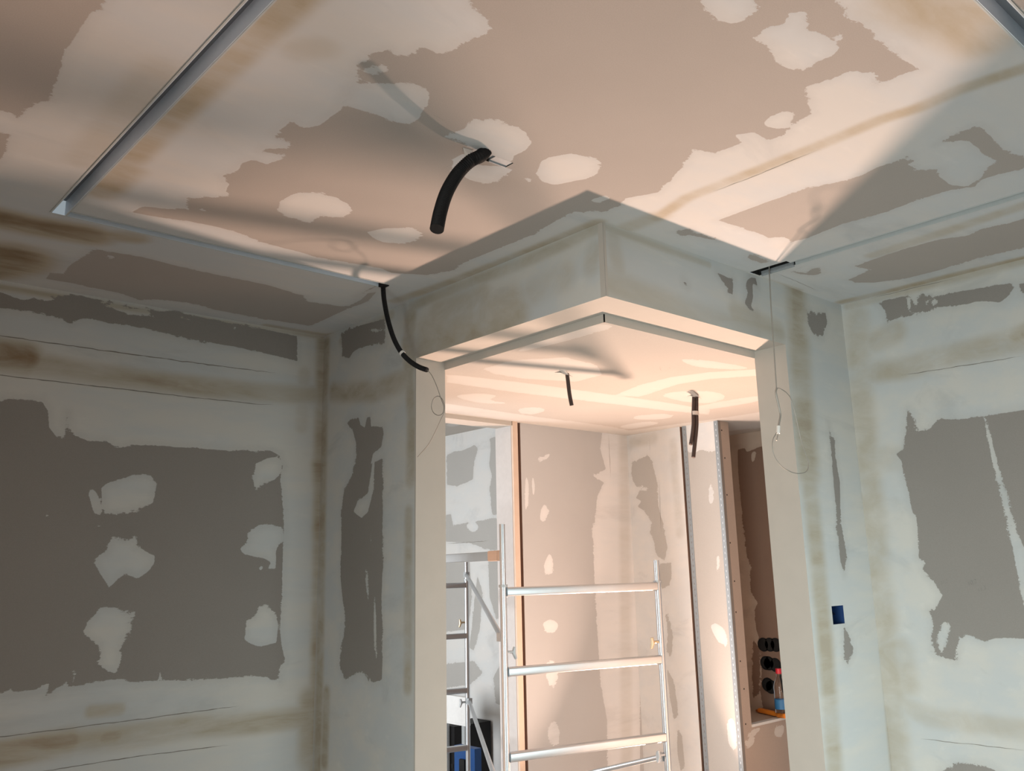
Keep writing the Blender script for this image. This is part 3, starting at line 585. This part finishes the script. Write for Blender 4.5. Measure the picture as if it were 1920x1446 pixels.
t = thing('corrugated_conduit', path[1], 'large black corrugated conduit curving down from a hole in the middle of the ceiling', 'conduit', 'corrugated conduits')
corrugated(MB(), path, .0165).build('hose', M_BLACK, t, True)
# torn paper flaps at the hole
def flap(name, pts, t, th=.0012, dz=(0, 0, -.012, -.016)):
    m = MB(); q = [on(2, ZC-.0015, *p)+[0, 0, z] for p, z in zip(pts, dz)]
    return m.add(q+[k+[0, 0, th] for k in q], [(0, 1, 2, 3), (7, 6, 5, 4), (0, 4, 5, 1), (1, 5, 6, 2), (2, 6, 7, 3), (3, 7, 4, 0)]).build(name, M_PAPER, t)
flap('paper_flap', [(868, 277), (886, 282), (884, 288), (874, 291)], ceiling)

# the one hanging at the end of the left profile, with its pull wire
cpts = [((718, 539), 1.655), ((720, 560), 1.668), ((727, 598), 1.690), ((738, 634), 1.712), ((752, 660), 1.730), ((768, 677), 1.745), ((785, 688), 1.758), ((801, 694), 1.768)]
cp = [on(0, x, *p) for p, x in cpts]; cp[0] = np.array([cp[0][0], cp[0][1], ZC+.01])
t = thing('corrugated_conduit', cp[0], 'thin black conduit curving from the left profile end towards the left jamb, wire looping out', 'conduit', 'corrugated conduits')
corrugated(MB(), cp, .0092, .0042).build('hose', M_BLACK, t, True)
MB().sweep([cp[4]+(cp[5]-cp[4])*q for q in (.05, .22)], .0100).build('tape_band', M_WIREW, t, True)
wp = [(801, 694, 1.768), (809, 703, 1.771), (818, 722, 1.775), (826, 745, 1.779), (832, 762, 1.781), (830, 775, 1.781), (822, 779, 1.780), (813, 774, 1.778), (809, 762, 1.777), (813, 748, 1.777), (822, 743, 1.778), (830, 750, 1.780), (834, 763, 1.782), (832, 775, 1.784), (826, 788, 1.785), (816, 810, 1.788), (803, 834, 1.790), (783, 857, 1.793)]
MB().sweep(spline([on(0, q[2], q[0], q[1]) for q in wp], 8), .0013, 8).build('pull_wire', M_WIREG, t, True)
v = MB(); v.box((1.640, 2.535, ZC-.004), (1.664, 2.566, ZC+.03)); v.build('entry_sleeve', M_BLACK, t)

# pale wire hanging from the black slot on the right
t0 = on(2, ZC, 1442, 501)
def hw(pts): return [on(1, 1.600, *p) for p in pts]
t = thing('hanging_wire', t0, 'thin pale wire hanging from the black ceiling slot, looping in front of the right jamb', 'wire')
MB().sweep(spline(hw([(1442, 497), (1443, 520), (1446, 580), (1450, 640), (1454, 700), (1456, 730)]), 8), .0022, 8).build('cable', M_WIREG, t, True)
MB().sweep(spline(hw([(1456, 728), (1455, 738), (1461, 765), (1463, 780), (1459, 802)]), 8), .0034, 8).build('twisted_tail', M_WIREG, t, True)
MB().sweep(hw([(1459.5, 799), (1459, 813)]), .0062, 10).build('connector', M_WIREW, t, True)
MB().sweep(hw([(1459, 812), (1456, 826)]), .0018, 8).build('wire_end', M_WIREG, t, True)
MB().sweep(spline(hw([(1456, 728), (1463, 729), (1475, 737), (1484, 750), (1492, 780), (1502, 825), (1511, 853), (1516, 868), (1513, 883), (1500, 888), (1483, 885), (1465, 874), (1452, 855), (1448, 836), (1450, 822), (1456, 812)]), 8), .0015, 8).build('loop', M_WIREG, t, True)

# conduits in the lower ceiling
def alcove_conduit(tops, label, tubes, flappts, group='corrugated conduits'):
    t = thing('corrugated_conduit', (*tops, ZA), label, 'conduit', group)
    for pts, r in tubes: corrugated(MB(), pts, r, .0045).build('hose', M_BROWNC, t, True)
    m = MB()
    for fp in flappts:
        q = [on(2, ZA-.001, *p)+[0, 0, z] for p, z in zip(fp, (0, 0, -.006, -.004))]
        m.add(q+[k+[0, 0, .0012] for k in q], [(0, 1, 2, 3), (7, 6, 5, 4), (0, 4, 5, 1), (1, 5, 6, 2), (2, 6, 7, 3), (3, 7, 4, 0)])
    m.build('paper_flap', M_PAPER, t)
    return t
def down(pts, y): return [on(1, y, *p) for p in pts]
A_ = on(2, ZA, 1064, 701); B_ = on(2, ZA, 1303, 743)
alcove_conduit(A_[:2], 'short single brown conduit hanging from the lower ceiling, left of the taped pair', [(down([(1063, 699), (1065, 715), (1068, 740), (1072, 761)], A_[1]), .0082)], [[(1040, 699), (1062, 701), (1074, 704), (1050, 697)], [(1048, 694), (1060, 694), (1066, 701), (1056, 700)]])
t = alcove_conduit(B_[:2], 'pair of brown conduits taped together hanging from the lower ceiling near the niche', [(down([(1306, 742), (1306, 775), (1306, 800), (1303, 830), (1300, 858)], B_[1]-.004), .0092), (down([(1301, 742), (1300, 775), (1300, 795), (1298, 815), (1295, 834)], B_[1]+.004), .0085)],
                   [[(1289, 743), (1305, 745), (1315, 746), (1300, 741)], [(1291, 733), (1299, 733), (1311, 742), (1300, 741)]])
q = down([(1303.5, 772), (1303.5, 779)], B_[1]); MB().sweep(q, .0165, 14).build('tape_band', M_TAPE, t, True)

# ------------------------------------------------------------------ rolling scaffold
SD = 3.35
FLp, FRp = dep(946, 1240, SD)[:2], dep(1241, 1240, SD*1.093)[:2]
FLz = [dep(943, 980, SD)[2], dep(943, 1100, SD)[2]]; FRz = [dep(1232, 1050, SD*1.093)[2], dep(1233, 1092, SD*1.093)[2]]
RRp = dep(876, 1240, 5.15)[:2]; fdir = (FRp-FLp); FWID = np.linalg.norm(fdir); fdir /= FWID
RLp = RRp-fdir*FWID
dR = (RRp+RLp)/2-(FLp+FRp)/2; dR /= np.linalg.norm(dR)
fd3, dr3, Z3 = np.array([*fdir, 0]), np.array([-fdir[1], fdir[0], 0]), np.array([0, 0, 1.0])
t = thing('scaffold_tower', (*((FLp+FRp)/2), 0), 'aluminium rolling scaffold with ladder rungs standing under the lower ceiling', 'scaffold')
UR = .0135
def upright(p, ztop, zring, tt):
    m = MB(); m.tube((*p, .10), (*p, zring), UR, 20); m.build('upright', M_ALUD, tt, True)
    m = MB(); m.tube((*p, zring+.001), (*p, ztop), UR*.86, 20); m.build('spigot', M_ALUD, tt, True)
    m = MB(); m.sweep([(*p, zring-.004), (*p, zring+.006)], UR*1.28, 20); m.build('collar', M_GALV, tt, True)
    m = MB(); c = np.array([*p, .05]); m.sweep([c-fd3*.012, c+fd3*.012], .048, 22); m.box((p[0]-.014, p[1]-.014, .095), (p[0]+.014, p[1]+.014, .12)); m.build('castor', M_BLACK, tt, True)
upright(FLp, FLz[0], FLz[1], t); upright(FRp, FRz[0], FRz[1], t)
RRz = dep(875, 1088, 5.15)[2]; upright(RRp, dep(875, 1052, 5.15)[2], RRz, t); upright(RLp, dep(875, 1052, 5.15)[2], RRz, t)
rung_px = [1110.5, 1260, 1413]
zr = [dep(950, y, SD)[2] for y in rung_px]; stp = (zr[0]-zr[2])/2
zs_ = zr+[zr[2]-stp*k for k in range(1, 4) if zr[2]-stp*k > .15]
for z in zs_:
    a, b = np.array([*FLp, z]), np.array([*FRp, z]); m = MB(); m.obox((a+b)/2, fd3, dr3, Z3, FWID-UR*1.6, .034, .033, .006); m.build('rung', M_ALUD, t, True)
    for e, s_ in ((a, 1), (b, -1)): MB().sweep([e+fd3*s_*UR*.9-Z3*.017, e+fd3*s_*UR*1.35-Z3*.016], .004, 8).build('weld', M_GALV, t, True)
zq = [dep(872, y, 5.15)[2] for y in (1098, 1193, 1293, 1395)]; sq = (zq[0]-zq[3])/3
for z in zq+[zq[3]-sq*k for k in range(1, 3) if zq[3]-sq*k > .15]:
    a, b = np.array([*RLp, z]), np.array([*RRp, z]); m = MB(); m.obox((a+b)/2, fd3, dr3, Z3, FWID-UR*1.6, .032, .030, .006); m.build('rung', M_ALUD, t, True)
def brace(a, b, r=.0105):
    m = MB(); m.tube(a, b, r, 14); o = m.build('brace', M_ALUD, t, True)
    for e in (a, b):
        h = MB(); h.box(e-np.array([.013, .013, .016]), e+np.array([.013, .013, .016])); h.build('hook', M_GALV, o)
brace(np.array([*RRp, RRz+.03]), np.array([*FLp, dep(943, 1196, SD)[2]])+dr3*.024)
brace(np.array([*RRp, dep(870, 1312, 5.15)[2]])-dr3*.022, np.array([*FLp, dep(943, 1500, SD)[2]])+dr3*.024)
brace(np.array([*FRp, dep(1245, 1412, SD*1.093)[2]])+dr3*.022-fd3*.018, np.array([*RLp, .30])+dr3*.02)
# guard rail reaching back from the front left upright, with its orange claw
gz = dep(936, 1041, SD)[2]; g0 = np.array([*FLp, gz]); g1 = np.array([*RLp, gz]); gd = (g1-g0)/np.linalg.norm(g1-g0); gn = np.array([-gd[1], gd[0], 0])
m = MB(); m.obox((g0+gd*.10+g1)/2, gd, gn, Z3, np.linalg.norm(g1-g0)-.10, .022, .036, .004); rail = m.build('guard_rail', M_ALUD, t, True)
m = MB(); m.obox(g0+gd*.062, gd, gn, Z3, .075, .026, .040, .005); m.build('claw', simple('orange_claw', (.60, .43, .33), .5), rail, True)
m = MB(); b0 = g0+gd*.52-gn*.012; m.sweep([b0-gn*.010, b0+gn*.010], .009, 12); m.build('bolt', M_GALV, rail, True)
def catch(c, d, m_):
    mm = MB(); c = np.array(c); mm.tube(c, c+d*.040, .0055, 10); e = c+d*.040
    mm.sweep([e+Z3*.018+d*.004, e-Z3*.004, e-Z3*.026+d*.008], [.006, .009, .005], 10); mm.build('catch', m_, t, True)
catch((*FLp, dep(946, 1224, SD)[2]), fd3, M_GALV); catch((*FRp, dep(1236, 1204, SD*1.093)[2]), -fd3, M_BRASS)
catch((*RRp, dep(872, 1168, 5.15)[2]), -fd3, M_BRASS); catch((*RRp, dep(872, 1314, 5.15)[2]), -fd3, M_GALV); catch((*FRp, dep(1245, 1407, SD*1.093)[2]), -fd3, M_GALV)

# ------------------------------------------------------------------ metal corner beads on the alcove's right wall
def bead(y, s, label):
    t = thing('corner_bead', (XB, y, 0), label, 'corner bead', 'corner beads')
    m = MB(); m.box((XB-.0018, min(y, y+s*.024), 0), (XB-.0002, max(y, y+s*.024), ZA-.002)); m.build('face_leg', M_BEAD, t)
    m = MB(); m.box((XB-.0018, y-.0012, 0), (XB+.022, y+.0004, ZA-.002)); m.build('return_leg', M_BEADSHADE, t)
    m = MB(); m.sweep([(XB-.001, y, 0), (XB-.001, y, ZA-.002)], .0026, 8); m.build('nose', M_BEAD, t, True)
    h = MB()
    for k in range(60):
        z = .55+k*.03; h.box((XB-.0024, y+s*.011, z), (XB-.0017, y+s*.0135, z+.010))
    h = h.build('perforations', M_BEADSHADE if s < 0 else M_ALU, t); h['kind'] = 'stuff'
bead(GY0, -1, 'galvanised corner bead beside the dark gap, left of the two on the alcove wall')
bead(YN-.0015, 1, 'galvanised perforated corner bead on the outer corner beside the niche')

# ------------------------------------------------------------------ niche: flush boxes, bottle, orange tool
def flush_row(centres, label):
    cs = [on(0, NX1-.001, *c) for c in centres]; t = thing('flush_box', np.mean(cs, 0), label, 'electrical box', 'black flush boxes')
    for c in cs:
        m = MB(); m.sweep([c+[-.004, 0, 0], c+[.0, 0, 0]], .036, 28); o = m.build('rim', M_BLACK, t, True)
        m = MB(); m.sweep([c+[-.0048, 0, 0], c+[-.0042, 0, 0]], .030, 24); m.build('bore', M_DARK, o)
flush_row([(1432, 1209), (1444, 1209), (1455, 1209.5)], 'black triple flush box in the niche wall, topmost row')
flush_row([(1437, 1243.5), (1442, 1244), (1454, 1247)], 'black flush box row in the middle of the niche wall, above the bottle cap')
flush_row([(1440, 1284), (1446, 1288)], 'lowest black flush box row in the niche wall, beside the bottle')
def lathe(m, c, prof, n=24):
    v = [np.array(c)+[r*math.cos(2*math.pi*k/n), r*math.sin(2*math.pi*k/n), z] for r, z in prof for k in range(n)]
    f = [(i*n+k, i*n+(k+1) % n, (i+1)*n+(k+1) % n, (i+1)*n+k) for i in range(len(prof)-1) for k in range(n)]
    return m.add(v, f)
bc_ = on(0, 4.20, 1466, 1335); bc_[2] = NZ+.001; bh = on(0, 4.20, 1460, 1255)[2]-NZ
t = thing('water_bottle', bc_, 'clear plastic water bottle with red cap and blue label standing in the niche', 'bottle')
k = bh/.25
lathe(MB(), bc_, [(.0, .002), (.028, .002), (.032, .010), (.032, .12*k), (.031, .13*k), (.033, .15*k), (.030, .175*k), (.018, .205*k), (.0125, .222*k), (.0125, .235*k)]).build('body', M_CLEAR, t, True)
lathe(MB(), bc_, [(.0, .252*k), (.0150, .252*k), (.0155, .226*k), (.0, .226*k)]).build('cap', M_RED, t, True)
lathe(MB(), bc_, [(.0326, .045*k), (.0328, .085*k), (.0326, .095*k)]).build('label_band', M_LABEL, t, True)
p0, p1 = on(2, NZ+.014, 1420, 1331), on(2, NZ+.014, 1474, 1343)
t = thing('hand_tool', (p0[0], p0[1], NZ), 'orange handled tool lying flat at the back of the niche sill', 'tool')
d_ = (p1-p0)/np.linalg.norm(p1-p0); n_ = np.cross(Z3, d_); L_ = np.linalg.norm(p1-p0)
MB().obox(p0+d_*L_*.55, d_, n_, Z3, L_*.90, .030, .022, .006).build('handle', M_ORANGE, t, True)
MB().obox(p0+d_*L_*.07-Z3*.004, d_, n_, Z3, L_*.16, .018, .012, .003).build('blade', simple('worn_orange_steel', (.40, .12, .03), .5, .3), t, True)
sl = MB(); sl.box((NX0, YN-.004, NZ-.010), (NX1, YN+.03, NZ+.002)); tag(sl.build('trim_3', M_PAPER), kind='structure')

# ------------------------------------------------------------------ blue flush box in the right return wall
t = thing('wall_box', ((BX0+BX1)/2, Y2, BZ0), 'dark blue electrical box sunk in the return wall beside the right jamb', 'electrical box')
m = MB(); dpt = .045
m.quad((BX0, Y2, BZ0), (BX0, Y2+dpt, BZ0), (BX0, Y2+dpt, BZ1), (BX0, Y2, BZ1)); m.quad((BX1, Y2, BZ0), (BX1, Y2+dpt, BZ0), (BX1, Y2+dpt, BZ1), (BX1, Y2, BZ1))
m.quad((BX0, Y2, BZ0), (BX1, Y2, BZ0), (BX1, Y2+dpt, BZ0), (BX0, Y2+dpt, BZ0)); m.quad((BX0, Y2, BZ1), (BX1, Y2, BZ1), (BX1, Y2+dpt, BZ1), (BX0, Y2+dpt, BZ1))
m.quad((BX0, Y2+dpt, BZ0), (BX1, Y2+dpt, BZ0), (BX1, Y2+dpt, BZ1), (BX0, Y2+dpt, BZ1)); m.build('shell', M_BLUEBOX, t)
m = MB()
for q in range(3): m.sweep([((BX0+BX1)/2+.01*q-.01, Y2+dpt-.001, BZ0+.02+.008*q), ((BX0+BX1)/2-.012+.012*q, Y2+.018, (BZ0+BZ1)/2), ((BX0+BX1)/2+.006*q, Y2+dpt-.004, BZ1-.012)], .002, 8)
m.build('wires', M_BLACK, t, True)

# ------------------------------------------------------------------ faint pencil figures on the right wall
def pencil(txt, p, q, size):
    cu = bpy.data.curves.new('pencil_note', 'FONT'); cu.body = txt; cu.size = size; cu.shear = .3; cu.offset = -.0006
    o = bpy.data.objects.new('pencil_note', cu); COL.objects.link(o)
    a, b = on(0, XR-.0009, *p), on(0, XR-.0009, *q); x = Vector(b-a).normalized(); n = Vector((-1, 0, 0)); y = n.cross(x)
    M4 = Matrix((x, y, n)).transposed().to_4x4(); M4.translation = Vector(a)
    dg = bpy.context.evaluated_depsgraph_get(); dg.update(); me = bpy.data.meshes.new_from_object(o.evaluated_get(dg)); me.transform(M4)
    bpy.data.objects.remove(o); me.materials.clear(); me.materials.append(M_PENCIL); w = bpy.data.objects.new('pencil_note', me); COL.objects.link(w); w.parent = wall_right
M_PENCIL = simple('pencil', (.12, .12, .12), .7)
pencil('10,2', (1815, 1099), (1834, 1092), .019); pencil('11,3', (1834, 1112), (1853, 1104), .018); pencil('31,2', (1764, 1097), (1781, 1091), .016)

# ------------------------------------------------------------------ things in the back room, low behind the left jamb
def bpx(x, y, X=3.55): return on(0, X, x, y)
t = thing('white_panel', bpx(856, 1360), 'white board panel standing low behind the left jamb, cut off straight at its bottom', 'panel')
X_ = 3.62; y0_, y1_ = bpx(873.5, 1340, X_)[1], bpx(826, 1340, X_)[1]; zt, zb = bpx(856, 1306, X_)[2], bpx(856, 1358.5, X_)[2]
MB().box((X_, y0_, zb), (X_+.03, y1_, zt)).build('board', M_WHITE, t)
MB().box((X_-.004, y0_-.002, zb-.002), (X_+.034, y1_+.002, zb+.012)).build('edge_trim', M_WHITE, t)
MB().box((X_+.005, y0_+.02, 0), (X_+.025, y0_+.05, zb)).box((X_+.005, y1_-.06, 0), (X_+.025, y1_-.03, zb)).build('leg', M_GALV, t)
X_ = 3.66; y0_, y1_ = bpx(852, 1380, X_)[1], bpx(820, 1380, X_)[1]; zt = bpx(845, 1362, X_)[2]
t = thing('dark_case', (X_+.15, (y0_+y1_)/2, 0), 'tall black case under the white panel at the left jamb', 'case')
MB().box((X_, y0_, 0), (X_+.3, y1_, zt)).build('case_body', M_BLACK, t); MB().box((X_-.004, y0_+.01, zt*.62), (X_, y1_-.01, zt*.66)).build('lid_seam', M_DARK, t)
X_ = 3.50; y0_, y1_ = bpx(890, 1420, X_)[1], bpx(852, 1420, X_)[1]; zt = bpx(870, 1401, X_)[2]
t = thing('tool_box', (X_+.02, (y0_+y1_)/2, 0), 'bright blue tool box on the floor behind the rear scaffold upright', 'tool box')
MB().box((X_, y0_, zt-.26), (X_+.05, y1_, zt)).build('lid', M_BLUE, t); MB().box((X_, y0_, 0), (X_+.05, y1_, zt-.262)).build('box_body', M_BLUE, t)
hc = bpx(868, 1436, X_-.012); MB().obox(hc, np.array([0, 1.0, 0]), np.array([1.0, 0, 0]), Z3, .05, .02, .07, .004).build('latch', M_BLACK, t, True)
